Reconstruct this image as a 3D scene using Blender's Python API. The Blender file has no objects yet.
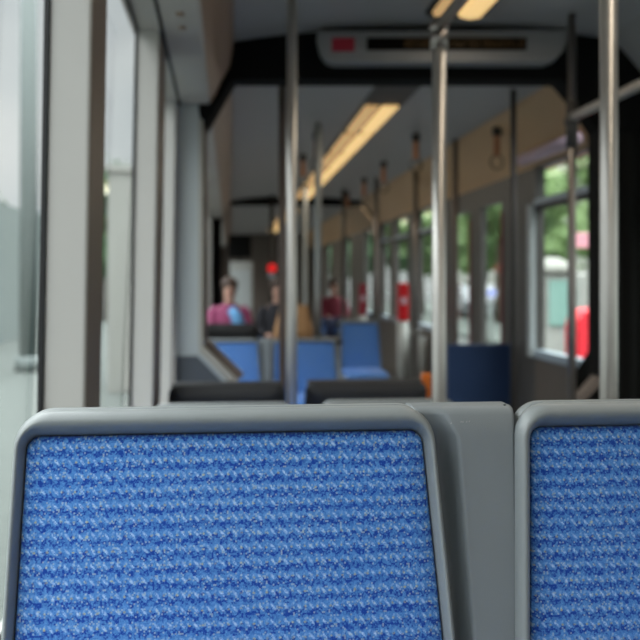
import bpy, math, random
from mathutils import Vector, Matrix, noise
random.seed(7)
sc = bpy.context.scene
COL = sc.collection
R = math.radians
PI = math.pi

# ------------------------------------------------------------------ materials
def newmat(name):
    m = bpy.data.materials.new(name); m.use_nodes = True
    nt = m.node_tree; nt.nodes.clear()
    out = nt.nodes.new('ShaderNodeOutputMaterial')
    return m, nt, out

def srgb(r, g, b):
    def f(c):
        c /= 255.0
        return c/12.92 if c <= .04045 else ((c+.055)/1.055)**2.4
    return (f(r), f(g), f(b), 1)

def mat(name, col, rough=.5, metal=0.0, var=.12, scale=18, bump=0.0, bscale=300, emit=None, estr=0, spec=.5, coord='Object'):
    m, nt, out = newmat(name)
    p = nt.nodes.new('ShaderNodeBsdfPrincipled')
    nt.links.new(p.outputs[0], out.inputs[0])
    p.inputs['Roughness'].default_value = rough
    p.inputs['Metallic'].default_value = metal
    p.inputs['Specular IOR Level'].default_value = spec
    tc = nt.nodes.new('ShaderNodeTexCoord')
    n = nt.nodes.new('ShaderNodeTexNoise'); n.inputs['Scale'].default_value = scale; n.inputs['Detail'].default_value = 4
    nt.links.new(tc.outputs[coord], n.inputs['Vector'])
    mx = nt.nodes.new('ShaderNodeMix'); mx.data_type = 'RGBA'
    a = tuple(max(0, c*(1-var)) for c in col[:3]) + (1,)
    b = tuple(min(1, c*(1+var)) for c in col[:3]) + (1,)
    mx.inputs[6].default_value = a; mx.inputs[7].default_value = b
    nt.links.new(n.outputs['Fac'], mx.inputs[0])
    nt.links.new(mx.outputs[2], p.inputs['Base Color'])
    if bump > 0:
        n2 = nt.nodes.new('ShaderNodeTexNoise'); n2.inputs['Scale'].default_value = bscale
        nt.links.new(tc.outputs[coord], n2.inputs['Vector'])
        bp = nt.nodes.new('ShaderNodeBump'); bp.inputs['Strength'].default_value = bump; bp.inputs['Distance'].default_value = .001
        nt.links.new(n2.outputs['Fac'], bp.inputs['Height']); nt.links.new(bp.outputs[0], p.inputs['Normal'])
    if emit:
        p.inputs['Emission Color'].default_value = emit
        p.inputs['Emission Strength'].default_value = estr
    return m

def glass(name, tint, refl=.5):
    m, nt, out = newmat(name)
    t = nt.nodes.new('ShaderNodeBsdfTransparent'); t.inputs[0].default_value = tint
    g = nt.nodes.new('ShaderNodeBsdfGlossy'); g.inputs['Roughness'].default_value = .02
    g.inputs[0].default_value = (.9, .93, .92, 1)
    geo = nt.nodes.new('ShaderNodeNewGeometry'); dt = nt.nodes.new('ShaderNodeVectorMath'); dt.operation = 'DOT_PRODUCT'
    nt.links.new(geo.outputs['Incoming'], dt.inputs[0]); nt.links.new(geo.outputs['Normal'], dt.inputs[1])
    def mm(op, a, b):
        n = nt.nodes.new('ShaderNodeMath'); n.operation = op
        for i, v in enumerate((a, b)):
            if isinstance(v, (int, float)): n.inputs[i].default_value = v
            else: nt.links.new(v, n.inputs[i])
        return n.outputs[0]
    c = mm('ABSOLUTE', dt.outputs['Value'], 0)
    fr = mm('ADD', mm('MULTIPLY', mm('POWER', mm('SUBTRACT', 1, c), 5), refl), .03)
    mx = nt.nodes.new('ShaderNodeMixShader')
    nt.links.new(fr, mx.inputs[0]); nt.links.new(t.outputs[0], mx.inputs[1]); nt.links.new(g.outputs[0], mx.inputs[2])
    nt.links.new(mx.outputs[0], out.inputs[0])
    return m

def fabric(name, k=1.0):
    """woven moquette: rows of dark zigzags, pale strokes, yellow-green flecks"""
    m, nt, out = newmat(name)
    N = nt.nodes; L = nt.links
    p = N.new('ShaderNodeBsdfPrincipled'); L.new(p.outputs[0], out.inputs[0])
    p.inputs['Roughness'].default_value = .9
    p.inputs['Sheen Weight'].default_value = .15
    p.inputs['Sheen Roughness'].default_value = .5
    p.inputs['Specular IOR Level'].default_value = .2
    tc = N.new('ShaderNodeTexCoord')
    sp = N.new('ShaderNodeSeparateXYZ'); L.new(tc.outputs['Object'], sp.inputs[0])
    def M(op, a, b=None, c=None):
        n = N.new('ShaderNodeMath'); n.operation = op
        for i, v in enumerate((a, b, c)):
            if v is None: continue
            if isinstance(v, (int, float)): n.inputs[i].default_value = v
            else: L.new(v, n.inputs[i])
        return n.outputs[0]
    # slight wobble of the thread so rows are not ruler straight
    wn = N.new('ShaderNodeTexNoise'); wn.inputs['Scale'].default_value = 60; L.new(tc.outputs['Object'], wn.inputs['Vector'])
    wob = M('MULTIPLY', M('SUBTRACT', wn.outputs['Fac'], .5), .0022)
    zz = M('ADD', sp.outputs['Z'], sp.outputs['Y'])
    u0 = M('DIVIDE', M('ADD', sp.outputs['X'], wob), .0128)
    v0 = M('DIVIDE', M('ADD', M('SUBTRACT', zz, sp.outputs['Y']), wob), .0143)
    u = M('FRACT', M('ADD', u0, 100)); v = M('FRACT', M('ADD', v0, 100))
    def white(sz, seed):
        cx = M('FLOOR', M('DIVIDE', sp.outputs['X'], sz)); cz = M('FLOOR', M('DIVIDE', sp.outputs['Z'], sz))
        cb = N.new('ShaderNodeCombineXYZ'); L.new(cx, cb.inputs[0]); L.new(cz, cb.inputs[1]); cb.inputs[2].default_value = seed
        w = N.new('ShaderNodeTexWhiteNoise'); w.noise_dimensions = '3D'; L.new(cb.outputs[0], w.inputs[0])
        return w.outputs['Value']
    w1 = white(.00135, 1); w2 = white(.0021, 5); w3 = white(.0017, 9)
    nn = N.new('ShaderNodeTexNoise'); nn.inputs['Scale'].default_value = 330; nn.inputs['Detail'].default_value = 3
    L.new(tc.outputs['Object'], nn.inputs['Vector'])
    jit = M('MULTIPLY', M('SUBTRACT', nn.outputs['Fac'], .5), 1.5)
    # dark zigzag around v=.42
    tri = M('ABSOLUTE', M('SUBTRACT', u, .5))             # 0..0.5
    d = M('ABSOLUTE', M('SUBTRACT', M('ADD', v, jit), M('ADD', .25, M('MULTIPLY', tri, .6))))
    dark = M('MAXIMUM', M('SUBTRACT', 1, M('DIVIDE', d, .30)), 0)
    dark = M('MULTIPLY', dark, M('ADD', .15, M('MULTIPLY', w2, 1.2)))
    def blob(cu, cv, ru, rv, skew=0.0):
        du = M('ABSOLUTE', M('SUBTRACT', M('FRACT', M('ADD', M('SUBTRACT', u, cu), 1.5)), .5))
        dus = M('SUBTRACT', M('FRACT', M('ADD', M('SUBTRACT', u, cu), 1.5)), .5)
        dvs = M('SUBTRACT', M('FRACT', M('ADD', M('SUBTRACT', v, cv), 1.5)), .5)
        dus = M('ADD', dus, M('MULTIPLY', dvs, skew))
        a = M('DIVIDE', dus, ru); b = M('DIVIDE', dvs, rv)
        r2 = M('ADD', M('MULTIPLY', a, a), M('MULTIPLY', b, b))
        return M('MAXIMUM', M('SUBTRACT', 1, r2), 0)
    light = M('MULTIPLY', blob(.5, .78, .17, .26, .8), M('ADD', .15, M('MULTIPLY', w1, 1.1)))
    light2 = M('MULTIPLY', blob(.02, .95, .14, .16, -.6), M('ADD', .1, M('MULTIPLY', w3, .8)))
    yel = M('MULTIPLY', blob(.0, .76, .15, .11), M('MULTIPLY', w3, 1.5))
    yel2 = M('MULTIPLY', M('GREATER_THAN', w3, .93), .55)
    def mix(a, b, f):
        n = N.new('ShaderNodeMix'); n.data_type = 'RGBA'; n.clamp_factor = True
        if isinstance(a, tuple): n.inputs[6].default_value = a
        else: L.new(a, n.inputs[6])
        if isinstance(b, tuple): n.inputs[7].default_value = b
        else: L.new(b, n.inputs[7])
        if isinstance(f, (int, float)): n.inputs[0].default_value = f
        else: L.new(f, n.inputs[0])
        return n.outputs[2]
    def c(r, g, b): return (r*k, g*k, b*k, 1)
    base = mix(c(.02, .15, .50), c(.085, .27, .66), w1)
    wear = N.new('ShaderNodeTexNoise'); wear.inputs['Scale'].default_value = 5; L.new(tc.outputs['Object'], wear.inputs['Vector'])
    base = mix(base, c(.15, .31, .55), M('MULTIPLY', wear.outputs['Fac'], .5))
    col = mix(base, c(.008, .055, .33), M('MULTIPLY', dark, 1.5))
    col = mix(col, c(.48, .64, .86), M('MULTIPLY', light, .72))
    col = mix(col, c(.34, .52, .76), M('MULTIPLY', light2, .8))
    col = mix(col, c(.42, .42, .24), M('MULTIPLY', yel, .75))
    col = mix(col, c(.40, .50, .55), yel2)
    L.new(col, p.inputs['Base Color'])
    bp = N.new('ShaderNodeBump'); bp.inputs['Strength'].default_value = .15; bp.inputs['Distance'].default_value = .0008
    L.new(M('ADD', w1, light), bp.inputs['Height']); L.new(bp.outputs[0], p.inputs['Normal'])
    return m

MT = dict(
    fabric=fabric('blue_moquette', .95),
    frame=mat('grey_plastic', (.225, .243, .245), .38, 0, .05, 25, .25, 900),
    frame_d=mat('dark_plastic', (.012, .012, .014), .55),
    panelg=mat('grey_panel', (.185, .205, .215), .45, 0, .06, 12, .2, 900),
    steel=mat('brushed_steel', (.68, .65, .61), .38, .88, .06, 30),
    steel_d=mat('dull_steel', (.30, .27, .25), .35, 1.0, .1, 30),
    pillar=mat('light_grey_wall', (.50, .485, .46), .55, 0, .04, 6),
    reveal=mat('brown_grey_trim', (.16, .12, .10), .45, 0, .1, 8),
    seal=mat('black_rubber', (.008, .008, .009), .6),
    duct=mat('grey_duct', (.47, .43, .395), .5, 0, .05, 5),
    ductin=mat('duct_side_warm_lit', (.32, .215, .16), .4, 0, .06, 5),  # warm reflected light on the duct's inner face is put into this brown
    ceiling=mat('ceiling_grey', (.37, .36, .355), .42, 0, .05, 3),
    cove=mat('tan_cove', (.56, .36, .195), .5, 0, .08, 3),
    wallr=mat('dark_brown_wall', (.15, .125, .105), .5, 0, .1, 5),
    doorf=mat('dark_door_frame', (.09, .085, .08), .45, 0, .12, 6),
    floor=mat('dark_grey_floor', (.14, .14, .14), .6, 0, .2, 60),
    black=mat('matt_black', (.004, .004, .004), .9, spec=.15),
    bellows=mat('black_bellows_rubber', (.007, .007, .006), .85, 0, .3, 9, spec=.2),
    jamb=mat('blue_grey_panel', (.46, .50, .51), .5, 0, .05, 6),
    jambd=mat('slate_panel', (.075, .085, .10), .5, 0, .08, 6),
    trim=mat('beige_trim', (.36, .34, .30), .45, 0, .05, 8),
    sign=mat('sign_housing_grey', (.24, .24, .245), .5, 0, .05, 8),
    led=mat('display_black', (.004, .003, .002), .9, spec=.1),
    amber=mat('display_amber', (.02, .01, .003), .5, emit=(1, .5, .08, 1), estr=.02),
    redled=mat('red_display', (.10, .0, .012), .5, emit=(1, .02, .06, 1), estr=.03),
    lens=mat('warm_lamp_lens', (.8, .6, .3), .4, emit=(1.0, .66, .27, 1), estr=.8),
    lens2=mat('dim_lamp_lens', (.6, .42, .2), .4, emit=(1.0, .60, .25, 1), estr=.45),
    housing=mat('lamp_housing', (.045, .04, .036), .5),
    strap=mat('strap_warm_lit', (.50, .22, .11), .6),  # brown carries the warm light that falls on the straps
    bluepanel=mat('navy_panel', (.018, .05, .14), .6, 0, .12, 4),
    bag=mat('tan_bag_cloth', (.38, .20, .085), .75, 0, .15, 9),
    orange=mat('orange_plastic', (.70, .16, .015), .5),
    red=mat('red_plastic', (.62, .008, .015), .4),
    dred=mat('dark_red_plastic', (.30, .01, .03), .45),
    pale=mat('pale_grey_plastic', (.42, .43, .41), .4),
    glassl=glass('window_glass', (.90, .94, .93, 1)),
    glassr=glass('window_glass_tinted', (.82, .87, .83, 1)),
    bluebar=mat('pale_blue_bar', (.42, .50, .58), .45),
    pinkbar=mat('mauve_bar', (.60, .45, .52), .5),
    skin=mat('skin', (.55, .32, .24), .55, 0, .05),
    hair=mat('brown_hair', (.05, .025, .015), .6, 0, .3, 60),
    pinkc=mat('magenta_cloth', (.24, .04, .11), .8, 0, .5, 14),
    bluec=mat('light_blue_cloth', (.10, .27, .50), .8, 0, .3, 14),
    darkc=mat('black_cloth', (.012, .012, .018), .8),
    maroonc=mat('maroon_cloth', (.18, .02, .04), .8),
    navyc=mat('navy_cloth', (.012, .022, .07), .8),
    asphalt=mat('asphalt', (.075, .08, .08), .9, 0, .2, 4),
    paving=mat('paving', (.085, .10, .092), .9, 0, .15, 6),
    bark=mat('bark', (.09, .07, .05), .9, 0, .3, 12),
    leafg=mat('leaf_green', (.16, .25, .09), .7, 0, .5, 3),
    leafd=mat('leaf_dark_green', (.055, .12, .05), .7, 0, .5, 3),
    mast=mat('grey_green_paint', (.155, .185, .18), .6),
    kiosk=mat('pale_render', (.27, .27, .245), .8, 0, .05, 3),
    facade=mat('cream_facade', (.36, .36, .33), .85, 0, .08, 1),
    facade2=mat('grey_facade', (.35, .38, .38), .85, 0, .08, 1),
    teal=mat('teal_panel', (.22, .38, .34), .6),
    wglass=mat('dark_pane', (.05, .06, .07), .15),
    white=mat('white_paint', (.36, .36, .34), .6),
    pinks=mat('pink_sign_face', (.80, .38, .45), .5),
    reds=mat('red_paint', (.85, .03, .05), .45),
    carp=mat('silver_car_paint', (.20, .21, .23), .3, .3),
    tyre=mat('tyre', (.02, .02, .02), .8),
    orangel=mat('orange_lamp', (.7, .3, .05), .4, emit=(1, .4, .05, 1), estr=.8),
    bluel=mat('blue_lamp', (.05, .1, .5), .4, emit=(.10, .22, 1, 1), estr=.9),
    whitel=mat('white_lamp', (.4, .42, .55), .4, emit=(.8, .85, 1, 1), estr=.3),
    redl=mat('red_lamp', (.6, .01, .01), .4, emit=(1, .02, .02, 1), estr=.5),
)

# ------------------------------------------------------------------ mesh helpers
class MB:
    def __init__(s): s.v = []; s.f = []; s.sm = []
    def add(s, vs, fs, smooth=False):
        b = len(s.v); s.v += [tuple(v) for v in vs]
        for f in fs: s.f.append(tuple(i+b for i in f)); s.sm.append(smooth)
        return s
    def box(s, x0, x1, y0, y1, z0, z1, lean=0.0):
        c = []
        for z in (z0, z1):
            k = lean*(z-1.22)
            c += [(x0+k, y0, z), (x1+k, y0, z), (x1+k, y1, z), (x0+k, y1, z)]
        return s.add(c, [(0, 3, 2, 1), (4, 5, 6, 7), (0, 1, 5, 4), (1, 2, 6, 5), (2, 3, 7, 6), (3, 0, 4, 7)])
    def loft(s, loops, closed=True, cap=(False, False), smooth=True):
        n = len(loops[0]); vs = [p for l in loops for p in l]; fs = []
        for i in range(len(loops)-1):
            for j in range(n if closed else n-1):
                k = (j+1) % n
                fs.append((i*n+j, i*n+k, (i+1)*n+k, (i+1)*n+j))
        if cap[0]: fs.append(tuple(reversed(range(n))))
        if cap[1]: fs.append(tuple(range((len(loops)-1)*n, len(loops)*n)))
        return s.add(vs, fs, smooth)
    def tube(s, pts, r, seg=16, cap=True):
        pts = [Vector(p) for p in pts]; loops = []
        rr = r if isinstance(r, (list, tuple)) else [r]*len(pts)
        up = None
        for i, p in enumerate(pts):
            d = (pts[min(i+1, len(pts)-1)] - pts[max(i-1, 0)]).normalized()
            if up is None: up = Vector((1, 0, 0)) if abs(d.x) < .9 else Vector((0, 1, 0))
            a = d.cross(up).normalized(); up = a.cross(d).normalized()
            loops.append([p + (a*math.cos(2*PI*k/seg) + up*math.sin(2*PI*k/seg))*rr[i] for k in range(seg)])
        return s.loft(loops, True, (cap, cap))
    def prism(s, prof, y0, y1, cap=True, smooth=False):
        """profile in XZ, extruded along Y"""
        return s.loft([[(x, y0, z) for x, z in prof], [(x, y1, z) for x, z in prof]], True, (cap, cap), smooth)
    def ball(s, c, r, seg=16, rings=10, sq=(1, 1, 1)):
        loops = []
        for i in range(rings+1):
            t = PI*i/rings; rr = max(math.sin(t), .02)
            loops.append([(c[0]+r*sq[0]*rr*math.cos(2*PI*k/seg), c[1]+r*sq[1]*rr*math.sin(2*PI*k/seg), c[2]+r*sq[2]*math.cos(t)) for k in range(seg)])
        return s.loft(loops, True, (True, True))
    def build(s, name, m, parent=None, bevel=0, seg=3, loc=None):
        me = bpy.data.meshes.new(name); me.from_pydata(s.v, [], s.f); me.update()
        for p, q in zip(me.polygons, s.sm): p.use_smooth = q
        import bmesh
        bm = bmesh.new(); bm.from_mesh(me); bmesh.ops.recalc_face_normals(bm, faces=bm.faces); bm.to_mesh(me); bm.free()
        me.materials.append(MT[m] if isinstance(m, str) else m)
        o = bpy.data.objects.new(name, me); COL.objects.link(o)
        if parent: o.parent = parent
        if loc: o.location = loc
        if bevel:
            b = o.modifiers.new('bevel', 'BEVEL'); b.width = bevel; b.segments = seg; b.limit_method = 'ANGLE'; b.angle_limit = R(40)
            b.harden_normals = False
        return o

def thing(name, label, cat, loc=(0, 0, 0), rz=0, group=None):
    o = bpy.data.objects.new(name, None); COL.objects.link(o); o.location = loc; o.rotation_euler = (0, 0, rz)
    o.empty_display_size = .1
    return tag(o, label, cat, group)
def tag(o, label, cat, group=None):
    o['label'] = label; o['category'] = cat
    if group: o['group'] = group
    return o
def struct(o, label=None, cat=None):
    o['kind'] = 'structure'
    if label: o['label'] = label
    if cat: o['category'] = cat
    return o
def dup(root, loc, rz=None, label=None, group=None, sz=None, swap=None):
    r = root.copy(); COL.objects.link(r); r.location = loc
    if rz is not None: r.rotation_euler = (0, 0, rz)
    if label: r['label'] = label
    if group: r['group'] = group
    if sz: r.scale = sz
    for ch in list(root.children):
        c = ch.copy(); COL.objects.link(c); c.parent = r
        if swap and c.name.split('.')[0] in swap:
            c.data = c.data.copy(); c.data.materials[0] = MT[swap[c.name.split('.')[0]]]
        for g in ch.children:
            d = g.copy(); COL.objects.link(d); d.parent = c
    return r

# ------------------------------------------------------------------ seats
ZT = .82          # top of the seat back above its own base
TILT = math.tan(R(11))
def rrect(x0, x1, z0, z1, r, flare=(0, 0), nseg=8):
    """rounded rectangle loop; flare moves the bottom corners outwards"""
    pts = []
    def side(z): return (z1-z)/(z1-z0)
    cs = [(x1-r, z1-r, 0), (x0+r, z1-r, 90), (x0+r, z0+r, 180), (x1-r, z0+r, 270)]
    for cx, cz, a0 in cs:
        for i in range(nseg+1):
            a = R(a0 + 90*i/nseg)
            x = cx + r*math.cos(a); z = cz + r*math.sin(a)
            if a0 in (90, 180): x -= flare[0]*side(z)
            else: x += flare[1]*side(z)
            pts.append((x, z))
    return pts
def dz(z): return -(ZT - z)*TILT         # the back leans: lower = further towards the sitter
def make_seat(fl=(.009, .028), wl=.0105):
    t = thing('tram_seat', '', 'seat')
    w = .215; zb = .36
    wd, tp = .0105, .0265
    def loop(ins, top, y, r):
        li = ins*wl/wd if ins <= wd else ins + wl - wd
        return [(x, y + dz(z), z) for x, z in rrect(-w+li, w-ins, zb+ins, ZT-top, r, fl)]
    prof = [(.012, .02, .043, .026), (.004, .005, .041, .031), (0, 0, .036, .034), (0, 0, .0235, .034), (.0016, .0022, .022, .034), (.0016, .0022, .0205, .034), (0, .0002, .019, .034), (0, 0, .013, .034), (.08*wd, .03*tp, .007, .034), (.20*wd, .10*tp, .003, .033), (.34*wd, .24*tp, .0002, .030),
            (.48*wd, .40*tp, .0, .026), (.62*wd, .56*tp, .003, .021), (.76*wd, .72*tp, .008, .018), (.9*wd, .88*tp, .015, .015), (1.0*wd, 1.0*tp, .023, .013), (1.05*wd, 1.02*tp, .030, .013)]
    loops = [loop(a, b, y, r) for a, b, y, r in prof]
    mb = MB(); mb.loft(loops, True, (False, False), True)
    mb.build('frame', 'frame', t)
    # upholstered pad, slightly domed
    mb = MB(); pl = []
    for ins, y, r in ((.0, .030, .013), (.0002, .020, .013), (.0015, .0165, .013), (.0045, .0145, .014), (.02, .0128, .02), (.06, .011, .03), (.12, .010, .03)):
        pl.append(loop(wd+ins, tp+ins, y, r))
    mb.loft(pl, True, (False, True), True)
    mb.build('upholstery', 'fabric', t)
    # back shell
    mb = MB(); mb.loft([loop(.006, .008, .041, .03), loop(.02, .022, .056, .025), loop(.06, .06, .066, .02), loop(.12, .12, .066, .02)], True, (False, True), True)
    mb.build('back_shell', 'frame', t)
    # cushion
    cy = dz(.44)
    mb = MB()
    for_y = [(cy+.02, .43, .455), (cy-.0, .42, .462), (cy-.12, .405, .460), (cy-.28, .400, .465), (cy-.38, .405, .462), (cy-.42, .41, .445), (cy-.43, .42, .43)]
    lp = []
    for y, z0, z1 in for_y:
        lp.append([(-.195, y, z0), (.195, y, z0), (.203, y, z0+.006), (.203, y, z1-.01), (.195, y, z1), (-.195, y, z1), (-.203, y, z1-.01), (-.203, y, z0+.006)])
    mb.loft(lp, True, (True, True), True); mb.build('cushion', 'fabric', t)
    mb = MB(); mb.box(-.205, .205, cy-.42, cy+.06, .365, .402); mb.build('seat_pan', 'frame', t, .012)
    mb = MB(); mb.box(-.06, .06, cy-.28, cy-.08, 0.0, .37); mb.build('pedestal', 'frame_d', t, .02)
    return t

seat = make_seat()
seat.location = (-.0015, .93, 1.0862-ZT)
seat['label'] = 'large blue patterned seat with grey frame closest to the camera on the left'
seat['group'] = 'blue front seats'
XR = .3055 + .215
seat2 = make_seat((.028, .009), .017); seat2.location = (XR, .93, 1.0872-ZT); seat2['group'] = 'blue front seats'; seat2['label'] = ('blue patterned front seat right of the grey filler panel, cut off by the picture edge')
# filler panel between the front seats
def filler(x0, x1, xb0, xb1, Y, zt, zb, name, label):
    mb = MB(); loops = []
    n = 30
    for z, back in ((zt-.004, .05), (zt, .044), (zt, .012), (zt-.0025, .004), (zt-.008, .0), (zt-.03, 0), (zt-.08, 0), (zt-.16, 0), (zt-.30, 0), (zb, 0)):
        t = (zt-z)/(zt-.24)
        a = x0 + (xb0-x0)*min(1, (zt-z)/.27); b = x1 + (xb1-x1)*min(1, (zt-z)/.27)
        if zt-z < .03 and name and zt > .9: a -= .020*(1-(zt-z)/.03 if zt > z else 1)
        row = []
        for i in range(n+1):
            s = i/n; x = a + (b-a)*s
            dep = 0
            k = min(1, max(0, (zt-z-.003)/.035))
            e = .30
            if s < e:
                q = 1 - s/e; dep = .028*k*math.sin(min(1, q*1.5)*PI/2)
            row.append((x, Y + back + dep - (zt-z)*TILT, z))
        loops.append(row)
    mb.loft(loops, False, (False, False), True)
    # back side
    o = mb.build(name, 'panelg')
    sol = o.modifiers.new('thick', 'SOLIDIFY'); sol.thickness = .006; sol.offset = 1 if False else -1
    return tag(o, label, 'panel')
f1 = filler(.2145, .3045, .2325, .2935, .945, 1.0832, .62, 'filler_panel', 'smooth grey filler panel between the two blue front seats')
# the dark screw cover and small scuffs
mb = MB(); mb.ball((.2985, .958, 1.0836), .0016, 10, 6, (1, 1, .5)); mb.build('screw', 'seal', f1)
mb = MB()
for i, (x, z) in enumerate(((.2455, 1.068), (.2475, 1.0678), (.2515, 1.068), (.2545, 1.0682), (.2345, 1.0665))):
    mb.add([(x-.0008, .9412, z), (x+.0008, .9412, z), (x+.0003, .9412, z+.002)], [(0, 1, 2)])
mb.build('scuff', 'pale', f1)
# support pod below the front seats
mb = MB(); mb.box(-.25, .80, .50, 1.15, .0, .266)
tag(mb.build('seat_podium', 'frame_d', None, .01), 'dark raised podium carrying the two front seats', 'podium')

# rows behind (facing away): grey backs then black backs
ROW = ((-.0215, 'left'), (.502, 'aisle'))
dup(seat, (-.0215, 2.85, 0), PI, 'grey topped seat back just behind the front seats, window side', 'grey backed seats', (1, 1, 1.019))
dup(seat, (.502, 2.85, 0), PI, 'grey topped seat back just behind the front seats, beside the centre grab pole', 'grey backed seats', (1, 1, 1.024))
sw = dict(back_shell='frame_d', frame='frame_d')
b1 = dup(seat, (-.010, 3.5, 0), PI, 'black seat back with flat top against the left wall, second row', 'black backed seats', (1.03, 1, .999), sw)
b2 = dup(seat, (.530, 3.5, 0), PI, 'black seat back right of the slim steel pole, second row', 'black backed seats', (1.10, 1, 1.003), sw)
for b in (b1, b2):
    mb = MB(); mb.box(-.205, .205, -.068, .0, .745, .822); mb.build('head_bar', 'frame_d', b, .008)
mb = MB(); mb.box(-.247, -.212, -.06, -.03, .745, .845); mb.build('handle', 'orange', b2, .008)['label'] = 'orange handle'
for b in b2.children:
    pass
# row facing the camera in the next car
for x, nm in ((-.0215, 'window side seat of the distant blue pair, lit pale by the window'), (.502, 'aisle side seat of the distant blue pair, below the tan bag')):
    dup(seat, (x, 6.1, 0), 0, nm, 'distant blue seats')
f2 = filler(.1945, .278, .212, .270, 6.115, ZT, .40, 'filler_panel', 'small grey filler panel between the distant blue seats')
dup(seat, (-.0215, 6.62, 0), PI, 'black seat back top showing above the distant window side blue seat', 'black backed seats', (1.03, 1, 1.10), sw)
for x, nm in ((-.0215, 'blue seat under the person in magenta and blue'), (.502, 'blue seat under the person in black')):
    dup(seat, (x, 9.5, 0), 0, nm, 'distant blue seats')
dup(seat, (1.07, 7.4, 0), 0, 'single distant blue seat standing alone right of the aisle', 'distant blue seats', (.76, 1, 1.08))
dup(seat, (1.57, 13.9, 0), 0, 'far blue seat under the person in maroon', 'distant blue seats')
# shelf and bag
mb = MB(); mb.box(.27, .78, 6.19, 6.56, .775, .80); mb.box(.50, .54, 6.35, 6.40, .0, .78)
tag(mb.build('shelf', 'frame_d', None, .004), 'dark narrow shelf behind the distant blue seats carrying the tan bag', 'shelf')
bagt = thing('bag', 'tan trapezoid shaped bag standing on the shelf behind the distant blue seats', 'bag', (.45, 6.37, .80))
mb = MB(); lp = []
for z, a, b in ((.0, .135, .06), (.01, .146, .07), (.06, .142, .070), (.12, .128, .058), (.18, .112, .042), (.225, .103, .028), (.24, .098, .020)):
    lp.append([(a*math.copysign(abs(math.cos(q))**.6, math.cos(q)), b*math.copysign(abs(math.sin(q))**.6, math.sin(q)), z) for q in [2*PI*k/28 for k in range(28)]])
mb.loft(lp, True, (True, True)); mb.build('body', 'bag', bagt)
for y in (-.018, .018):
    mb = MB(); mb.tube([(-.05+.1*i/10, y, .235+.055*math.sin(PI*i/10)) for i in range(11)], .004, 8); mb.build('handle', 'bag', bagt)

# ------------------------------------------------------------------ car shell
LEAN = .017
# floor
mb = MB(); mb.box(-.40, 2.25, -3.2, 24, -.06, 0); struct(mb.build('floor', 'floor'))
# arched ceiling, three car sections
def ceil(name, y0, y1, h, xl):
    prof = []
    xs = [xl + (1.80-xl)*i/16 for i in range(17)]
    def zz(x):
        t = (x-.95)/1.0
        return h - .075*abs(t)**2.6
    up = [(x, zz(x)) for x in xs]; dn = [(x, zz(x)+.03) for x in reversed(xs)]
    mb = MB(); mb.prism(up+dn, y0, y1); struct(mb.build(name, 'ceiling'))
ceil('ceiling', -3.2, 4.32, 2.415, -.40)
ceil('ceiling', 4.32, 12.6, 2.385, -.40)
ceil('ceiling', 12.6, 24, 2.385, -.40)
# left duct
def duct(y0, y1, top, low=2.09, n1='trim_1'):
    ends = [(y0, low+.075), (2.6, low+.075), (y1, low)] if y1 < 5 else [(y0, low), (y1, low)]
    def sweep(f, mb): return mb.loft([[(x, y, z) for x, z in f(l)] for y, l in ends], True, (True, True), False)
    mb = sweep(lambda l: [(-.232, l), (-.105, l), (-.094, l+.006), (-.094, l+.02), (-.325, l+.03), (-.325, l)], MB())
    o = struct(mb.build(n1, 'duct'))
    mb = sweep(lambda l: [(-.094, l+.006), (-.066, l+.05), (-.04, l+.11), (.0, l+.18), (.024, top+.02), (-.325, top+.02), (-.325, l+.03), (-.1, l+.03)], MB())
    mb.build('inner_face', 'ductin', o)
    mb = sweep(lambda l: [(-.243, l-.004), (-.231, l-.004), (-.231, l+.01), (-.243, l+.01)], MB()); mb.build('seam', 'seal', o)
    return o
d1 = duct(-3.2, 4.28, 2.36, 2.05)
duct(5.0, 12.5, 2.34, 2.07, 'trim_1')
duct(12.9, 23, 2.34, 2.07, 'trim_1')
# two small round caps on the duct underside
mb = MB(); mb.tube([(-.165, 3.02, 2.098), (-.165, 3.02, 2.115)], .014, 18); mb.tube([(-.165, 3.16, 2.092), (-.165, 3.16, 2.11)], .012, 18)
mb.build('cap', 'ductin', d1)

# left wall: lower panel, reveals, posts, soffit, panes
def left_wall(y0, y1, posts, sill, nm):
    mb = MB(); mb.box(-.40, -.262, y0, y1, 0, sill); w = struct(mb.build('wall_left', 'pillar'))
    if y1 < 5:
        mb = MB(); mb.box(-.320, -.232, y0, 2.6, 2.122, 2.16)
        mb.loft([[(-.320, y, z), (-.232, y, z), (-.232, y, z+.04), (-.320, y, z+.04)] for y, z in ((2.6, 2.122), (4.30, 2.047))], True, (True, True), False)
    else:
        mb = MB(); mb.box(-.320, -.232, y0, y1, 2.065, 2.10)
    mb.build('soffit', 'duct', w)
    for a, b in posts:
        mb = MB(); mb.box(-.338, -.262, a, b, sill, 2.15, LEAN)
        o = struct(mb.build('trim_2', 'pillar', None, .006))
        mb = MB(); mb.box(-.30, -.2605, a+.012, b, sill, 2.15, LEAN); mb.build('inner_strip', 'reveal', o)
        mb = MB(); mb.box(-.346, -.337, a-.006, a+.004, sill, 2.15, LEAN); mb.build('seal', 'seal', o)
left_wall(-3.2, 4.30, ((-3.2, -2.9), (-1.5, -1.3), (.1, .3), (1.69, 1.88), (3.2, 3.52), (4.22, 4.31)), .62, 1)
wn = [0]
def left_window(y0, y1, z0=.62, z1=2.12, m='glassl'):
    wn[0] += 1
    mb = MB(); mb.box(-.352, -.345, y0, y1, z0, z0+.03, .03); mb.box(-.352, -.345, y0, y1, z1-.03, z1, .03)
    o = struct(mb.build('window_%d' % wn[0], 'seal'))
    mb = MB()
    k = .03
    mb.add([(-.348+k*(z0-1.22), y0, z0), (-.348+k*(z0-1.22), y1, z0), (-.348+k*(z1-1.22), y1, z1), (-.348+k*(z1-1.22), y0, z1)], [(0, 1, 2, 3)])
    mb.build('pane', m, o)
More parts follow.
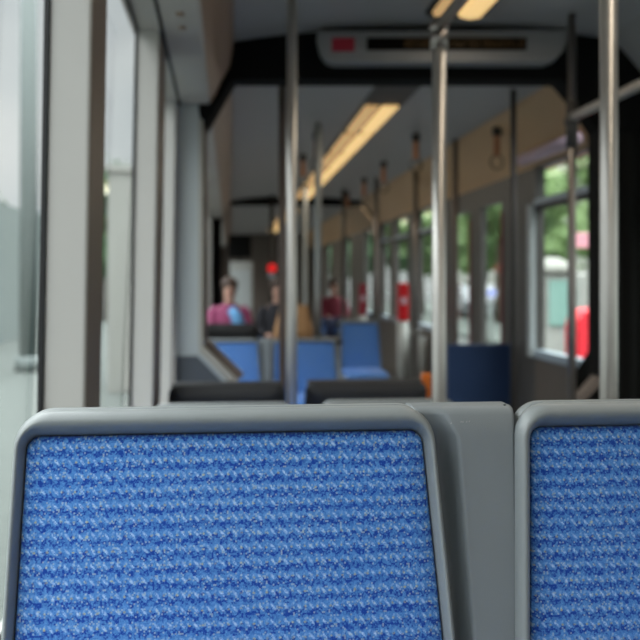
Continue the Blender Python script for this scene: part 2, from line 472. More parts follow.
for a, b in ((-2.9, -1.5), (-1.3, .1), (.3, 1.69), (1.88, 3.2), (3.52, 4.22)): left_window(a, b)
left_wall(5.0, 12.6, ((5.0, 5.15), (6.35, 6.6), (7.9, 8.15), (9.5, 9.75), (11.0, 11.25), (12.35, 12.6)), .62, 2)
for a, b in ((5.15, 6.35), (6.6, 7.9), (8.15, 9.5), (9.75, 11.0), (11.25, 12.35)): left_window(a, b)
left_wall(12.9, 23, ((12.9, 13.1), (14.5, 14.8), (16.3, 16.6), (18.2, 18.5), (20.2, 20.5), (22.5, 23)), .62, 3)
for a, b in ((13.1, 14.5), (14.8, 16.3), (16.6, 18.2), (18.5, 20.2)): left_window(a, b)

# right wall
def right_section(y0, y1, m='wallr', z0=0.0, z1=2.02):
    mb = MB(); mb.box(2.10, 2.145, y0, y1, z0, z1); return struct(mb.build('wall_right', m))
def right_window(y0, y1, z0=.69, z1=2.02, bar=True):
    wn[0] += 1
    mb = MB(); f = .03
    for a in ((y0, y0+f, z0, z1), (y1-f, y1, z0, z1), (y0, y1, z1-f, z1)):
        mb.box(2.095, 2.16, *a)
    o = struct(mb.build('window_%d' % wn[0], 'doorf'))
    mb = MB(); mb.add([(2.14, y0, z0), (2.14, y1, z0), (2.14, y1, z1), (2.14, y0, z1)], [(0, 1, 2, 3)]); mb.build('pane', 'glassr', o)
    mb = MB(); mb.box(2.085, 2.16, y0, y1, z0-.005, z0+.05); mb.build('sill', 'bluebar', o)
    if bar:
        mb = MB(); mb.box(2.09, 2.15, y0, y1, 1.735, 1.775); mb.build('crossbar', 'bluebar', o)
        mb = MB(); mb.box(2.095, 2.15, y0, y1, 1.705, 1.735); mb.build('crossbar_seal', 'seal', o)
def right_window_full(y0, y1, bar=True):
    right_section(y0, y1, 'wallr', 0, .69); right_window(y0, y1, .69, 2.02, bar)
def cove(y0, y1, m='cove'):
    mb = MB(); mb.prism([(1.76, 2.375), (1.84, 2.32), (1.95, 2.20), (2.05, 2.07), (2.10, 2.0), (2.24, 2.0), (2.24, 2.42), (1.76, 2.42)], y0, y1)
    struct(mb.build('trim_3', m))
mb = MB(); mb.prism([(1.76, 2.375), (1.84, 2.32), (1.95, 2.20), (2.05, 2.07), (2.10, 2.0), (2.14, 2.0), (2.14, 2.42), (1.76, 2.42)], 4.985, 4.999)
struct(mb.build('trim_9', 'black'))
cove(-3.2, 4.1, 'ceiling'); cove(5.0, 12.5); cove(12.9, 23)
for a, b in ((-3.0, -1.4), (-1.2, .4), (.6, 2.2), (2.4, 4.0)):
    right_window_full(a, b)
for a, b in ((-3.2, -3.0), (-1.4, -1.2), (.4, .6), (2.2, 2.4), (4.0, 4.1)): right_section(a, b)
right_window_full(5.0, 6.05); right_section(6.05, 6.65, 'doorf')
# vertical grey fillet beside the big window
mb = MB(); mb.box(2.06, 2.10, 6.02, 6.10, .69, 1.74); struct(mb.build('trim_4', 'jamb'))
# mauve blind roller above the window
mb = MB(); mb.tube([(1.99, 5.02, 2.04), (1.99, 6.0, 2.04)], .040, 14); tag(mb.build('blind_roller', 'pinkbar'), 'mauve roller blind casing above the big right window', 'blind')
# double door with two glazed leaves
dn = [0]
def door_leaf(y0, y1, gy0, gy1):
    dn[0] += 1
    mb = MB()
    for a in ((y0, gy0, 0, 2.0), (gy1, y1, 0, 2.0), (gy0, gy1, 1.83, 2.0), (gy0, gy1, 0, .40)): mb.box(2.10, 2.15, *a)
    o = struct(mb.build('door_%d' % dn[0], 'doorf'))
    mb = MB(); mb.add([(2.125, gy0, .40), (2.125, gy1, .40), (2.125, gy1, 1.83), (2.125, gy0, 1.83)], [(0, 1, 2, 3)]); mb.build('pane', 'glassr', o)
    mb = MB(); mb.box(2.09, 2.10, gy0-.03, gy0-.01, .5, 1.75); mb.build('edge_strip', 'dred', o)
door_leaf(6.65, 7.58, 6.82, 7.40)
door_leaf(7.58, 8.55, 7.75, 8.38)
mb = MB(); mb.box(2.10, 2.24, 6.65, 8.55, 2.0, 2.03); struct(mb.build('trim_5', 'doorf'))
right_section(8.55, 9.05, 'doorf'); right_window_full(9.05, 10.0); right_section(10.0, 10.5, 'doorf'); right_window_full(10.5, 11.4); right_section(11.4, 11.7); right_window_full(11.7, 12.4)
right_section(12.4, 13.2); 
for a, b, c in ((13.2, 14.0, 15.6), (15.6, 16.4, 18.6), (18.6, 19.6, 23)):
    right_window_full(a, b, False); right_section(b, c)
# end walls
mb = MB(); mb.box(-.40, 2.24, 23, 23.1, 0, 2.45); struct(mb.build('wall_back', 'wallr'))
mb = MB(); mb.box(-.40, 2.24, -3.3, -3.2, 0, .8); mb.box(-.40, 2.24, -3.3, -3.2, 2.1, 2.45); struct(mb.build('wall_front', 'pillar'))
wn[0] += 1
mb = MB(); mb.box(-.40, 2.24, -3.29, -3.21, .8, .84); o = struct(mb.build('window_%d' % wn[0], 'seal'))
mb = MB(); mb.add([(-.4, -3.25, .84), (2.24, -3.25, .84), (2.24, -3.25, 2.1), (-.4, -3.25, 2.1)], [(0, 1, 2, 3)]); mb.build('pane', 'glassl', o)

# ------------------------------------------------------------------ gangway portal
# header, bent with the articulation
PR = R(-5.71)
def rot(x, y, z): return (x*math.cos(PR) - y*math.sin(PR), 4.30 + x*math.sin(PR) + y*math.cos(PR), z)
def rprism(prof, y0, y1, mb):
    return mb.loft([[rot(x, y0, z) for x, z in prof], [rot(x, y1, z) for x, z in prof]], True, (True, True), False)
mb = MB()
rprism([(-.155, 2.02), (-.13, 1.93), (.01, 2.175), (1.585, 2.175), (1.75, 1.93), (2.30, 1.93), (2.30, 2.46), (-.155, 2.46)], 0, .16, mb)
struct(mb.build('trim_6', 'black', None, .006), 'black gangway header across the tram ceiling')
mb = MB(); mb.prism([(-.262, .0), (.03, 0), (.03, .66), (.02, .72), (-.141, .89), (-.141, 2.06), (-.262, 2.06)], 4.315, 4.40)
jl = struct(mb.build('wall_partition', 'jamb'), 'blue grey gangway column with a sloped foot')
mb = MB(); mb.prism([(-.258, .0), (.0, 0), (.0, .70), (-.155, .86), (-.258, .86)], 4.308, 4.316); mb.build('lower_panel', 'jambd', jl)
mb = MB(); mb.prism([(-.150, .885), (.012, .715), (.04, .735), (-.128, .905)], 4.300, 4.44)
mb.prism([(-.148, .90), (-.128, .90), (-.128, 1.98), (-.148, 1.98)], 4.300, 4.33); mb.build('edge_trim', 'trim', jl)
mb = MB(); mb.prism([(-.128, .905), (.04, .735), (.065, .75), (-.11, .925)], 4.42, 4.60)
mb.box(-.13, -.112, 4.33, 4.6, .93, 1.98); mb.build('inner_shade', 'reveal', jl)  # dark brown strips stand in for the shadow inside the opening edge
# right jamb of the gangway, pleated black rubber
mb = MB(); loops = []
prof = [(1.75, .16), (1.75, .0), (1.80, .0)]
for i in range(13): prof.append((1.83+i*.04, .03 if i % 2 else .0))
prof += [(2.32, .16)]
mb.loft([[rot(x, y, z) for x, y in prof] for z in (0.0, 2.0)], True, (True, True), False)
struct(mb.build('wall_right', 'bellows'), 'black pleated gangway side on the right')
mb = MB(); mb2 = [(1.755, .765), (1.66, .66), (1.66, .62), (1.755, .72)]
rprism(mb2, -.01, .10, mb); struct(mb.build('trim_8', 'reveal'))
# bellows: pleated walls and roof between the cars
def bellows(side):
    mb = MB(); loops = []
    n = 9
    pts = []
    for i in range(2*n+1):
        y = 4.46 + (4.93-4.46)*i/(2*n); off = .035 if i % 2 else 0
        pts.append((y, off))
    for y, off in pts:
        x = (-.17 - off) if side < 0 else (2.04 + off)
        s = side
        loops.append([(x - s*.12, y, .02), (x - s*.12, y, .66), (x, y, .84), (x, y, 1.95), (x - (s*.14 if s < 0 else 0), y, 2.20)])
    mb.loft(loops, False, (False, False), False)
    o = mb.build('gangway_bellows', 'bellows'); struct(o)
    sm = o.modifiers.new('s', 'SOLIDIFY'); sm.thickness = .004
bellows(-1); bellows(1)
mb = MB(); loops = []
for i in range(19):
    y = 4.46 + .56*i/18; off = .03 if i % 2 else 0
    loops.append([(-.17, y, 2.2+off), (1.0, y, 2.36+off), (2.0, y, 2.2+off)])
# second portal
mb = MB()
mb.box(-.10, 2.0, 12.6, 12.75, 2.27, 2.42)
mb.prism([(1.88, 2.28), (2.02, 2.10), (2.02, 0), (2.12, 0), (2.12, 2.42), (1.88, 2.42)], 12.6, 12.75)
mb.prism([(-.25, 0), (-.12, 0), (-.12, 2.1), (-.02, 2.28), (-.02, 2.42), (-.25, 2.42)], 12.6, 12.75)
struct(mb.build('trim_7', 'black'), 'far black gangway hoop')
# panels behind
# ------------------------------------------------------------------ display sign
dsn = thing('display_sign', 'grey ceiling display box with red square and black LED strip below the ceiling', 'sign', rot(.99, -.06, 0), PR)
mb = MB()
pr = [(-.572, 2.375), (-.578, 2.34), (-.562, 2.275), (-.535, 2.240), (-.50, 2.228), (.49, 2.228), (.535, 2.246), (.568, 2.285), (.585, 2.33), (.585, 2.38)]
mb.prism(pr, -.05, .055); dh = mb.build('housing', 'sign', dsn, .008)
mb = MB(); mb.box(-.345, .395, -.054, -.045, 2.284, 2.342); mb.build('led_strip', 'led', dh)
mb = MB()
for i in range(46):
    for j in range(4):
        if random.random() < .7:
            x = -.17+i*.0121; z = 2.298+j*.010
            mb.box(x, x+.007, -.0555, -.0535, z, z+.006)
mb.build('led_text', 'amber', dh)
mb = MB(); mb.box(-.507, -.402, -.054, -.045, 2.278, 2.342); mb.build('red_display', 'redled', dh, .002)

# ------------------------------------------------------------------ ceiling lamps
def lamp(y0, y1, n, z, label, xc=1.0, house=0.0):
    t = thing('ceiling_lamp', label, 'lamp', (xc, y0, 0), 0, None)
    L = y1-y0
    mb = MB(); mb.prism([(-.15, z+.03), (-.125, z-.006), (-.10, z-.012), (.10, z-.012), (.13, z-.006), (.155, z+.03)], -house, L)
    lh = mb.build('housing', 'housing', t, 0)
    st = L/n
    for i in range(n):
        for (a, b, m) in ((-.118, -.022, 'lens2'), (-.005, .108, 'lens')):
            mb = MB(); y = i*st+.07
            mb.prism([(a, z-.010), (a+.012, z-.030), ((a+b)/2, z-.038), (b-.012, z-.030), (b, z-.010)], y, y+st-.14)
            mb.build('lens', m, lh)
    return t
lamp(-3.0, 3.95, 6, 2.405, 'warm twin strip lamp on the ceiling of the front car, ending at the display sign')
lamp(5.75, 12.55, 6, 2.375, 'long warm twin strip lamp running down the middle car ceiling', 1.0, .55)
lamp(14.5, 21.0, 5, 2.375, 'distant warm strip lamp in the far car, seen as a small glow')

# ------------------------------------------------------------------ poles and rails
def pole(x, y, r, z0, z1, label, m='steel', cap=True, extra=None, name='grab_pole'):
    t = thing(name, label, 'pole', (x, y, z0), 0, 'grab poles')
    mb = MB(); mb.tube([(0, 0, 0), (0, 0, (z1-z0)*.5), (0, 0, z1-z0)], r, 24); mb.build('tube', m, t)
    if cap:
        mb = MB(); mb.tube([(0, 0, -.0), (0, 0, .012)], r*1.9, 24); mb.build('base_flange', m, t)
    return t
p1 = pole(.612, 2.6, .0205, 0, 1.965, 'steel grab pole in the picture centre reaching up to an overhead rail')
mb = MB(); mb.ball((0, 0, 1.965), .030, 20, 12); mb.tube([(0, 0, 1.90), (0, 0, 1.965)], .026, 20); mb.build('joint', 'steel_d', p1)
mb = MB(); mb.tube([(.612, -3.1, 1.965), (.612, 0, 1.965), (.612, 2.6, 1.965)], .0165, 16)
tag(mb.build('overhead_rail', 'steel_d'), 'dark overhead rail running towards the camera from the central grab pole', 'rail')
p2 = pole(.826, 1.90, .0195, 0, 2.40, 'thick bright steel pole closest to the camera, by the right picture edge', extra=None)
p3 = pole(.233, 3.40, .0195, 0, 2.37, 'slim steel pole in the gap between the two black backed seats')
p4 = pole(1.485, 3.80, .0185, 0, 2.38, 'thin dull pole in front of the big right window, joined to a side rail', 'steel_d')
mb = MB(); mb.ball((0, 0, 1.915), .034, 16, 10); mb.tube([(0, 0, 1.80), (0, 0, 2.0)], .026, 16); mb.build('joint', 'housing', p4)
mb = MB(); mb.tube([(0, 0, 1.93), (0, -3, 1.93), (0, -6.95, 1.93)], .020, 16); mb.build('side_rail', 'steel', p4)
p5 = pole(1.68, 5.22, .0175, 0, 2.36, 'thin dark pole in front of the tan cove left of the big right window', 'housing')
p6 = pole(.632, 6.46, .024, .80, 2.35, 'distant pale pole rising from the shelf beside the tan bag', 'pale', cap=False)
p7 = pole(.268, 4.62, .020, 0, 2.34, 'brown toned pole just left of the slim steel pole, behind it', 'reveal')
mb = MB(); mb.box(-.012, .012, -.012, .012, 0, 2.3)
p8 = pole(.565, 12.25, .03, 0, 2.36, 'far dark pole carrying the round red light', 'housing')
pole(.90, 10.8, .028, 0, 2.36, 'far pale pole at the tan bag, left of the nearer pale one', 'pale')
pole(1.42, 11.2, .026, 0, 2.36, 'far dark pole at the seat edge, behind the lone blue seat', 'housing')
pole(1.62, 9.9, .024, 0, 2.36, 'far grey pole just left of the bright red validator', 'steel_d')
pole(1.86, 8.9, .024, 0, 2.33, 'far grey pole just right of the bright red validator', 'steel_d')
pole(1.78, 7.0, .022, 0, 2.33, 'far pole in front of the glazed doors', 'reveal')
# round red lamp + white plate
t = thing('red_lamp', 'small round red light with a white plate beneath on the far pole', 'light', (.565, 12.2, 1.38))
mb = MB(); mb.tube([(0, -.06, 0), (0, .0, 0)], .062, 20); mb.build('lens', 'redl', t)
mb = MB(); mb.box(-.05, .03, -.05, -.01, -.135, -.065); mb.build('plate', 'bluebar', t)
# straps
def strap_proto(x, y, z, label):
    t = thing('hanging_strap', label, 'strap', (x, y, z), 0, 'hanging straps')
    mb = MB(); mb.box(-.03, .03, -.02, .02, -.06, .0); mb.build('clamp', 'housing', t, .006)
    mb = MB(); mb.box(-.022, .022, -.012, .012, -.20, -.055); sb = mb.build('strap_band', 'strap', t, .004)
    mb = MB(); mb.tube([(.045*math.cos(2*PI*k/20), 0, -.245+.05*math.sin(2*PI*k/20)) for k in range(21)], .006, 8); mb.build('ring', 'housing', sb)
    return t
s0 = strap_proto(1.44, 6.9, 2.36, 'hanging strap closest to the tan cove, first of the right hand row')
for x, y, lb in ((1.46, 8.5, 'second hanging strap along the right hand row'), (1.48, 9.9, 'third hanging strap along the right hand row, nearly over the aisle end'), (1.50, 11.5, 'last and smallest hanging strap of the right hand row'),
                 (.665, 6.9, 'hanging strap left of the ceiling lamp, closer one'), (.655, 8.1, 'hanging strap left of the ceiling lamp, farther one')):
    dup(s0, (x, y, 2.355 if y > 6.9 or x < 1 else 2.36), 0, lb)
dup(s0, (1.86, 6.15, 2.29), 0, 'dark hanging strap in front of the tan cove by the doors')
# ------------------------------------------------------------------ partition, cabinet, validators
mb = MB(); mb.box(1.60, 2.085, 6.50, 6.55, .0, .745)
tag(mb.build('partition_panel', 'bluepanel', None, .008), 'plain navy partition panel beside the glazed doors', 'panel')
t = thing('equipment_cabinet', 'tall grey cabinet behind the person in magenta and blue', 'cabinet', (.15, 12.05, 0))
mb = MB(); mb.box(-.15, .15, -.10, .10, 0, 1.46); cb = mb.build('body', 'pale', t, .02)
mb = MB(); mb.box(-.125, .125, -.11, -.10, .15, 1.35); mb.build('door', 'jamb', cb, .005)
t = thing('monitor', 'dark square screen above the tall grey cabinet', 'screen', (.13, 12.05, 1.46))
mb = MB(); mb.box(-.15, .15, -.03, .03, .06, .36); mb.build('screen_body', 'black', t, .01)
mb = MB(); mb.box(-.03, .03, -.02, .02, 0, .07); mb.build('stand', 'housing', t)
def validator(x, y, label, m, z=.78, h=.41, w=.055):
    t = thing('ticket_validator', label, 'ticket machine', (x, y, 0), 0, 'ticket validators on grey posts')
    mb = MB(); mb.tube([(0, 0, 0), (0, 0, z)], w*1.1, 18); mb.build('post', 'pale', t)
    mb = MB(); mb.box(-w, w, -.06, .06, z, z+h); vh = mb.build('housing', m, t, .015)
    mb = MB(); mb.box(-w*.6, w*.6, -.066, -.058, z+h*.45, z+h*.62); mb.build('slot_plate', 'pinkbar', vh)
    return t
validator(1.84, 9.5, 'bright red ticket validator on a grey post at the right wall', 'red')
validator(1.76, 11.9, 'darker red ticket validator on a post beside the far gangway hoop', 'dred', .75, .42, .05)
t = thing('barrier_post', 'pale post with a white ball for a blurred light spot, right of the red validator', 'post', (2.0, 9.3, 0))
mb = MB(); mb.tube([(0, 0, 0), (0, 0, .62)], .07, 18); mb.build('column', 'pale', t)
mb = MB(); mb.ball((-.06, 0, .665), .055, 16, 10); mb.build('cap', 'white', t)  # white ball added in place of an out-of-focus spot of light

# ------------------------------------------------------------------ people (seated, far down the tram)
def person(x, y, label, top, legs, hairm, z0=.46, head_turn=0):
    t = thing('person', label, 'person', (x, y, z0)); t.scale = (.86,)*3
    # body: one continuous skinned figure
    V = []; E = []; Rr = []
    def v(p, r, link=None):
        V.append(p); Rr.append(r); i = len(V)-1
        if link is not None: E.append((link, i))
        return i
    pel = v((0, 0, .10), (.15, .12)); wa = v((0, .02, .25), (.13, .10), pel); ch = v((0, .03, .42), (.155, .11), wa)
    nb = v((0, .02, .53), (.075, .065), ch); nk = v((0, .0, .60), (.052, .052), nb)
    h1 = v((0, -.015, .68), (.072, .085), nk); h2 = v((0, -.01, .76), (.078, .092), h1); h3 = v((0, 0, .82), (.05, .06), h2)
    for s in (-1, 1):
        sh = v((s*.165, .03, .49), (.055, .055), ch); el = v((s*.215, -.02, .26), (.042, .042), sh)
        wr = v((s*.13, -.22, .19), (.028, .03), el); pm = v((s*.10, -.28, .17), (.036, .02), wr)
        for k, ln in enumerate((.055, .065, .07, .06)):
            a = v((s*(.085+.018*k-.0), -.325, .165), (.009, .009), pm); b = v((s*(.085+.018*k), -.325-ln*.5, .15), (.008, .008), a); v((s*(.085+.018*k), -.325-ln*.8, .13), (.007, .007), b)
        th = v((s*.07, -.27, .18), (.010, .010), pm); v((s*.05, -.31, .18), (.009, .009), th)
        hp = v((s*.09, -.04, .08), (.10, .09), pel); kn = v((s*.12, -.44, .08), (.065, .065), hp)
        an = v((s*.12, -.45, -.49), (.042, .045), kn); v((s*.12, -.58, -.525), (.035, .03), an)
    me = bpy.data.meshes.new('body'); me.from_pydata(V, E, []); 
    b = bpy.data.objects.new('body', me); COL.objects.link(b); b.parent = t
    me.materials.append(MT['skin'])
    sk = b.modifiers.new('skin', 'SKIN'); sk.use_smooth_shade = True
    for i, r in enumerate(Rr): me.skin_vertices[0].data[i].radius = r
    me.skin_vertices[0].data[0].use_root = True
    ss = b.modifiers.new('sub', 'SUBSURF'); ss.levels = 1; ss.render_levels = 1
    # clothing: torso shell with sleeves
    mb = MB(); lp = []
    for z, a, bb, yy in ((.03, .19, .15, 0), (.12, .185, .145, .0), (.25, .165, .125, .02), (.40, .195, .135, .03), (.49, .185, .11, .03), (.535, .11, .08, .02), (.56, .075, .068, .01)):
        lp.append([(a*math.cos(2*PI*k/24), yy+bb*math.sin(2*PI*k/24), z) for k in range(24)])
    mb.loft(lp, True, (False, False))
    for s in (-1, 1):
        mb.tube([(s*.13, .03, .495), (s*.19, .025, .44), (s*.225, -.02, .27), (s*.19, -.12, .215), (s*.14, -.205, .19)], [.072, .072, .062, .055, .045], 14)
    mb.build('jacket', top, t)
    mb = MB()
    for s in (-1, 1):
        mb.tube([(s*.08, .03, .09), (s*.10, -.20, .09), (s*.12, -.43, .085), (s*.12, -.46, .0), (s*.12, -.455, -.46)], [.125, .11, .085, .078, .06], 14)
    mb.build('trousers', legs, t)
    # hair
    mb = MB(); mb.ball((0, .022, .775), .108, 18, 12, (.92, 1.0, 1.0)); mb.ball((0, .06, .70), .08, 14, 10, (1.0, .8, 1.2)); mb.build('hair', hairm, t)
    # face
    mb = MB(); mb.loft([[(-.012, -.098, .735), (.012, -.098, .735), (0, -.104, .765)], [(-.016, -.118, .71), (.016, -.118, .71), (0, -.122, .72)]], True, (True, True)); mb.build('nose', 'skin', t)
    mb = MB(); mb.ball((-.03, -.098, .757), .010, 10, 6); mb.ball((.03, -.098, .757), .010, 10, 6); mb.build('eyes', 'darkc', t)
    mb = MB(); mb.ball((0, -.100, .682), .022, 12, 6, (1, .4, .3)); mb.build('mouth', 'dred', t)
    return t
MT['blond'] = mat('light_brown_hair', (.20, .12, .06), .6, 0, .3, 60)
pa = person(-.005, 9.2, 'person in magenta top and light blue scarf seated by the far left window', 'pinkc', 'navyc', 'hair', .50)
mb = MB(); mb.tube([(.02, -.12, .50), (.08, -.14, .42), (.11, -.17, .30), (.13, -.18, .2)], [.05, .07, .075, .06], 14); mb.build('scarf', 'bluec', pa)
mb = MB(); mb.ball((-.09, -.2, .22), .06, 14, 8, (1.2, .8, .8)); mb.build('purse', 'orange', pa)
person(.49, 9.2, 'person in black seated on the far aisle side seat behind the tan bag', 'darkc', 'darkc', 'hair', .50)
person(1.57, 13.6, 'person in maroon top and navy trousers seated beyond the far gangway hoop', 'maroonc', 'navyc', 'hair', .50)

# ------------------------------------------------------------------ outside
mb = MB(); mb.box(-60, 60, -30, 120, -.45, -.40); struct(mb.build('ground', 'asphalt'))
mb = MB(); mb.box(-9, -.9, -10, 60, -.40, -.26); struct(mb.build('pavement', 'paving'))
mb = MB(); mb.box(6.5, 20, -10, 60, -.40, -.28); struct(mb.build('pavement', 'paving'))
def tree_mesh(seed, n=1500):
    rnd = random.Random(seed); mb = MB()
    cs = [(rnd.uniform(-1.5, 1.5), rnd.uniform(-1.5, 1.5), rnd.uniform(3.0, 6.0), rnd.uniform(1.0, 1.7)) for _ in range(9)]
    for c in cs:
        seg, rg = 14, 9; loops = []
        for i in range(rg+1):
            tt = PI*i/rg; l = []
            for k in range(seg):
                d = Vector((max(math.sin(tt), .03)*math.cos(2*PI*k/seg), max(math.sin(tt), .03)*math.sin(2*PI*k/seg), math.cos(tt)))
                r = c[3]*(.8+.35*noise.noise(d*2+Vector(c[:3])))
                l.append(Vector(c[:3])+d*r)
            loops.append(l)
        mb.loft(loops, True, (True, True), False)
    for _ in range(n):
        c = rnd.choice(cs); d = Vector((rnd.gauss(0, 1), rnd.gauss(0, 1), rnd.gauss(0, 1))).normalized()
        p = Vector(c[:3])+d*c[3]*rnd.uniform(.75, 1.2); a = Vector((rnd.gauss(0, 1), rnd.gauss(0, 1), rnd.gauss(0, 1))).normalized()*.13; b = a.cross(d).normalized()*.09
        mb.add([p-a, p+b, p+a, p-b], [(0, 1, 2, 3)])
    return mb
def make_tree(seed, m, label, loc, sc_=1, group='street trees'):
    t = thing('tree', label, 'tree', loc, seed, group); t.scale = (sc_,)*3
    tree_mesh(seed).build('crown', m, t)
    mb = MB(); mb.tube([(0, 0, 0), (.05, 0, 1.5), (0, .05, 3.5)], [.2, .15, .1], 12); mb.build('trunk', 'bark', t)
    return t
tg = make_tree(3, 'leafg', 'bright green street tree filling the top of the big right window', (11.5, 24, -.28))
for x, y, lb in ((16.5, 34, 'bright green street tree standing behind the kiosk on the right'), (9.5, 31, 'green street tree seen through the glazed doors'), (13.5, 41, 'green street tree farther along, seen through the doors'),
                 (8.6, 40, 'small green tree seen through the far right windows'), (17.5, 25, 'green street tree farthest right in the big right window')):
    dup(tg, (x, y, -.28), x, lb)
td = make_tree(5, 'leafd', 'dark green tree beside the pale kiosk beyond the second left window', (-4.45, 33, -.26), .8)
for x, y, lb, k in ((-8.5, 31.0, 'dark green tree low behind the lamp mast, left window', .62), (-12, 40, 'dark green tree far along the left pavement', .8), (6.2, 54, 'dark green tree at the far end of the street, seen beyond the far hoop', .9), (11.0, 66, 'dark green tree at the far end of the street, seen beyond the red validator', 1.1)):
    o = dup(td, (x, y, -.26), x, lb, None, (k, k, k))
# hoarding along the pavement
t = thing('hoarding', 'long grey green site hoarding along the pavement outside the first left window', 'fence', (-5.4, 13, -.26))
mb = MB(); mb.box(-.05, .05, 0, 15, 0, 3.3); mb.build('boards', 'mast', t)
for i in range(11):
    mb = MB(); mb.box(-.11, -.05, i*1.5-.05, i*1.5+.05, 0, 3.2); mb.build('post', 'bark', t)
# mast
t = thing('catenary_mast', 'tall grey green mast standing outside the first left window', 'mast', (-3.25, 15, -.26))
mb = MB(); mb.tube([(0, 0, 0), (0, 0, 4.5), (0, 0, 9)], [.15, .135, .12], 20); mb.build('shaft', 'mast', t)
mb = MB(); mb.tube([(0, 0, 0), (0, 0, .25)], .22, 20); mb.build('foot', 'mast', t)
# orange lamp on arm, at the left picture edge
t = thing('traffic_light', 'small orange light on an arm at the left picture edge', 'light', (-6.2, 18.5, -.26))
mb = MB(); mb.tube([(0, 0, 0), (0, 0, 4.6), (1.3, 0, 4.75)], .06, 12); mb.build('arm', 'mast', t)
mb = MB(); mb.ball((1.25, -.05, 4.62), .14, 14, 8, (1.4, 1, .7)); mb.build('lens', 'orangel', t)
# kiosk left
t = thing('kiosk', 'pale flat sided kiosk standing beyond the second left window', 'kiosk', (-1.46, 12.6, -.26))
mb = MB(); mb.box(-.14, .9, -.6, .8, 0, 2.9); mb.build('wall', 'kiosk', t, .02)
mb = MB(); mb.box(-.18, .94, -.64, .84, 2.9, 2.98); mb.build('roof', 'kiosk', t)
# car left, person-ish bright clothing
def car(x, y, rz, m, label):
    t = thing('car', label, 'car', (x, y, -.40), rz)
    prof = [(-2.1, .35), (-2.1, .75), (-1.9, .92), (-1.1, 1.0), (-.5, 1.42), (.7, 1.45), (1.5, 1.0), (2.05, .9), (2.15, .55), (2.1, .3)]
    mb = MB(); mb.loft([[(px, s*.85, pz) for px, pz in prof] for s in (-1, 1)], True, (True, True), False); mb.build('body', m, t, .06)
    mb = MB(); mb.loft([[(px, s*.86, pz) for px, pz in ((-.95, 1.02), (-.45, 1.36), (.62, 1.38), (1.2, 1.02))] for s in (-1, 1)], True, (True, True), False); mb.build('side_window', 'wglass', t)
    for wx in (-1.35, 1.35):
        for s in (-1, 1):
            mb = MB(); mb.tube([(wx, s*.70, .32), (wx, s*.88, .32)], .32, 24); mb.build('wheel', 'tyre', t)
car(-12, 30, R(80), 'carp', 'silver car parked beyond the first left window')
car(10.2, 36, R(80), 'carp', 'silver car parked beyond the glazed doors')
# buildings
def building(name, label, x, y, w, d, h, m, rows, cols, rz=0):
    t = thing(name, label, 'building', (x, y, -.40), rz)
    mb = MB(); mb.box(-w/2, w/2, -d/2, d/2, 0, h); mb.build('wall', m, t)
    mb = MB(); mb.box(-w/2-.3, w/2+.3, -d/2-.3, d/2+.3, h, h+.4); mb.build('roof', 'facade2', t)
    for r in range(rows):
        for c in range(cols):
            cx = -w/2 + w*(c+.5)/cols; cz = 1.6 + (h-2)*r/rows
            mb = MB(); mb.box(cx-.5, cx+.5, -d/2-.03, -d/2, cz, cz+1.4); mb.build('window', 'wglass', t)
building('building', 'pale building at the far end of the street on the left', -14, 95, 18, 10, 8, 'facade', 2, 5)
building('building', 'pale long building behind the trees on the right', 30, 62, 26, 10, 9, 'facade', 2, 6, R(-35))
# right side things outside the big window
t = thing('street_kiosk', 'white and teal street kiosk outside the big right window', 'kiosk', (5.35, 14.9, -.28))
mb = MB(); mb.box(-.55, .55, -.5, .5, 0, 1.62); mb.build('wall', 'white', t, .05)
mb = MB(); mb.box(-.12, .34, -.54, -.49, .75, 1.5); mb.build('panel', 'teal', t)
mb = MB(); mb.loft([[(a*math.cos(2*PI*k/16)*.62, a*math.sin(2*PI*k/16)*.6, z) for k in range(16)] for z, a in ((1.62, 1), (1.75, .8), (1.88, .35))], True, (True, True)); mb.build('roof', 'kiosk', t)
t = thing('post_box', 'red rounded-top box standing outside the big right window', 'box', (3.86, 9.4, -.40))
mb = MB(); prof = [(-.20, .55), (-.20, 1.05)] + [(-.17+.37*.5+(-.185)*math.cos(PI*k/10)-.0, 1.18+.14*math.sin(PI*k/10)) for k in range(1, 10)] + [(.22, 1.05), (.22, .55)]
prof = [(-.20, .42), (-.20, 1.10), (-.18, 1.20), (-.12, 1.28), (-.04, 1.31), (.24, 1.33), (.30, 1.30), (.33, 1.22), (.33, .42)]
mb.prism(prof, -.18, .18); mb.build('body', 'reds', t, .02)
mb = MB(); mb.box(-.14, .27, -.12, .12, 0, .43); mb.build('foot', 'mast', t)
mb = MB(); mb.tube([(.03, -.19, .90), (.03, -.178, .90)], .055, 20); mb.build('badge', 'pinks', t)
t = thing('stop_sign_board', 'pink horizontal sign board on a post outside the big right window', 'sign', (4.02, 9.8, -.40))
mb = MB(); mb.prism([(-.20, 1.98), (.16, 1.98), (.20, 2.02), (.20, 2.11), (.16, 2.15), (-.20, 2.15)], -.03, .03); mb.build('board', 'pinks', t, .01)
mb = MB(); mb.tube([(.30, 0, 0), (.30, 0, 2.2)], .03, 12); mb.tube([(.17, 0, 2.07), (.31, 0, 2.07)], .02, 10); mb.build('post', 'mast', t)
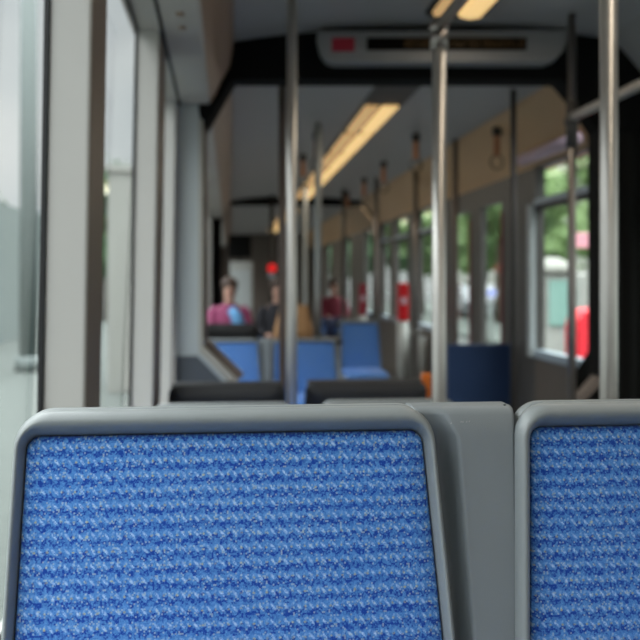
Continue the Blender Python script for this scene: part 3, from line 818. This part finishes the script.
# round blue sign
t = thing('blue_sign', 'small round blue lit sign seen through the glazed door', 'sign', (3.55, 12.0, -.40))
mb = MB(); mb.tube([(0, -.02, 1.44), (0, .02, 1.44)], .060, 28); mb.build('face', 'bluel', t)
mb = MB(); mb.tube([(.062*math.cos(2*PI*k/28), -.02, 1.44+.062*math.sin(2*PI*k/28)) for k in range(29)], .011, 8); mb.build('rim', 'whitel', t)
mb = MB(); mb.box(-.012, .012, -.026, -.018, 1.41, 1.49); mb.box(-.034, -.018, -.026, -.018, 1.385, 1.44); mb.box(.018, .034, -.026, -.018, 1.385, 1.44); mb.build('symbol', 'whitel', t)
mb = MB(); mb.tube([(0, .04, 0), (0, .04, 1.45)], .02, 10); mb.build('post', 'mast', t)

SKY = .86
# ------------------------------------------------------------------ world
w = bpy.data.worlds.new('sky'); sc.world = w; w.use_nodes = True
nt = w.node_tree; nt.nodes.clear()
out = nt.nodes.new('ShaderNodeOutputWorld'); bg = nt.nodes.new('ShaderNodeBackground'); nt.links.new(bg.outputs[0], out.inputs[0])
tc = nt.nodes.new('ShaderNodeTexCoord'); n = nt.nodes.new('ShaderNodeTexNoise'); n.inputs['Scale'].default_value = 3.5; n.inputs['Detail'].default_value = 3
nt.links.new(tc.outputs['Generated'], n.inputs['Vector'])
cr = nt.nodes.new('ShaderNodeValToRGB'); cr.color_ramp.elements[0].position = .38; cr.color_ramp.elements[0].color = (.74, .79, .82, 1)
cr.color_ramp.elements[1].position = .62; cr.color_ramp.elements[1].color = (.97, .98, .98, 1)
nt.links.new(n.outputs['Fac'], cr.inputs[0]); nt.links.new(cr.outputs[0], bg.inputs[0])
# overcast sky: brighter overhead than at the horizon
sx = nt.nodes.new('ShaderNodeSeparateXYZ'); nt.links.new(tc.outputs['Generated'], sx.inputs[0])
mr = nt.nodes.new('ShaderNodeMapRange'); nt.links.new(sx.outputs['Z'], mr.inputs[0])
mr.inputs[1].default_value = .32; mr.inputs[2].default_value = .6; mr.inputs[3].default_value = SKY; mr.inputs[4].default_value = SKY*9
nt.links.new(mr.outputs[0], bg.inputs[1])
def area(name, x, y0, y1, z, e, w=.22):
    ld = bpy.data.lights.new(name, 'AREA'); ld.shape = 'RECTANGLE'; ld.size = w; ld.size_y = y1-y0; ld.energy = e; ld.color = (1, .90, .76)
    o = bpy.data.objects.new(name, ld); COL.objects.link(o); o.location = (x, (y0+y1)/2, z)
area('lamp_light', 1.0, -3, 3.9, 2.34, 14)
area('lamp_light', 1.0, 5.8, 12.5, 2.31, 12)
area('lamp_light', 1.0, 14.5, 21, 2.31, 12)

# ------------------------------------------------------------------ camera
cd = bpy.data.cameras.new('camera'); cam = bpy.data.objects.new('camera', cd); COL.objects.link(cam); sc.camera = cam
cam.location = (0, 0, 1.22); cam.rotation_euler = (R(90), 0, -math.atan(90/900))
cd.sensor_width = 36; cd.lens = 900/640*36; cd.shift_y = -40/640; cd.clip_start = .05; cd.clip_end = 300
cd.dof.use_dof = True; cd.dof.focus_distance = .92; cd.dof.aperture_fstop = 5.8

sc.view_settings.view_transform = 'Standard'; sc.view_settings.look = 'None'; sc.view_settings.gamma = 1
sc.view_settings.use_curve_mapping = False
sc.view_settings.exposure = 0.0
cy = sc.cycles
cy.use_denoising = True
try: cy.denoiser = 'OPENIMAGEDENOISE'
except Exception: pass
cy.max_bounces = 10; cy.diffuse_bounces = 6; cy.glossy_bounces = 4; cy.transparent_max_bounces = 24
cy.sample_clamp_indirect = 6
cy.caustics_reflective = False; cy.caustics_refractive = False
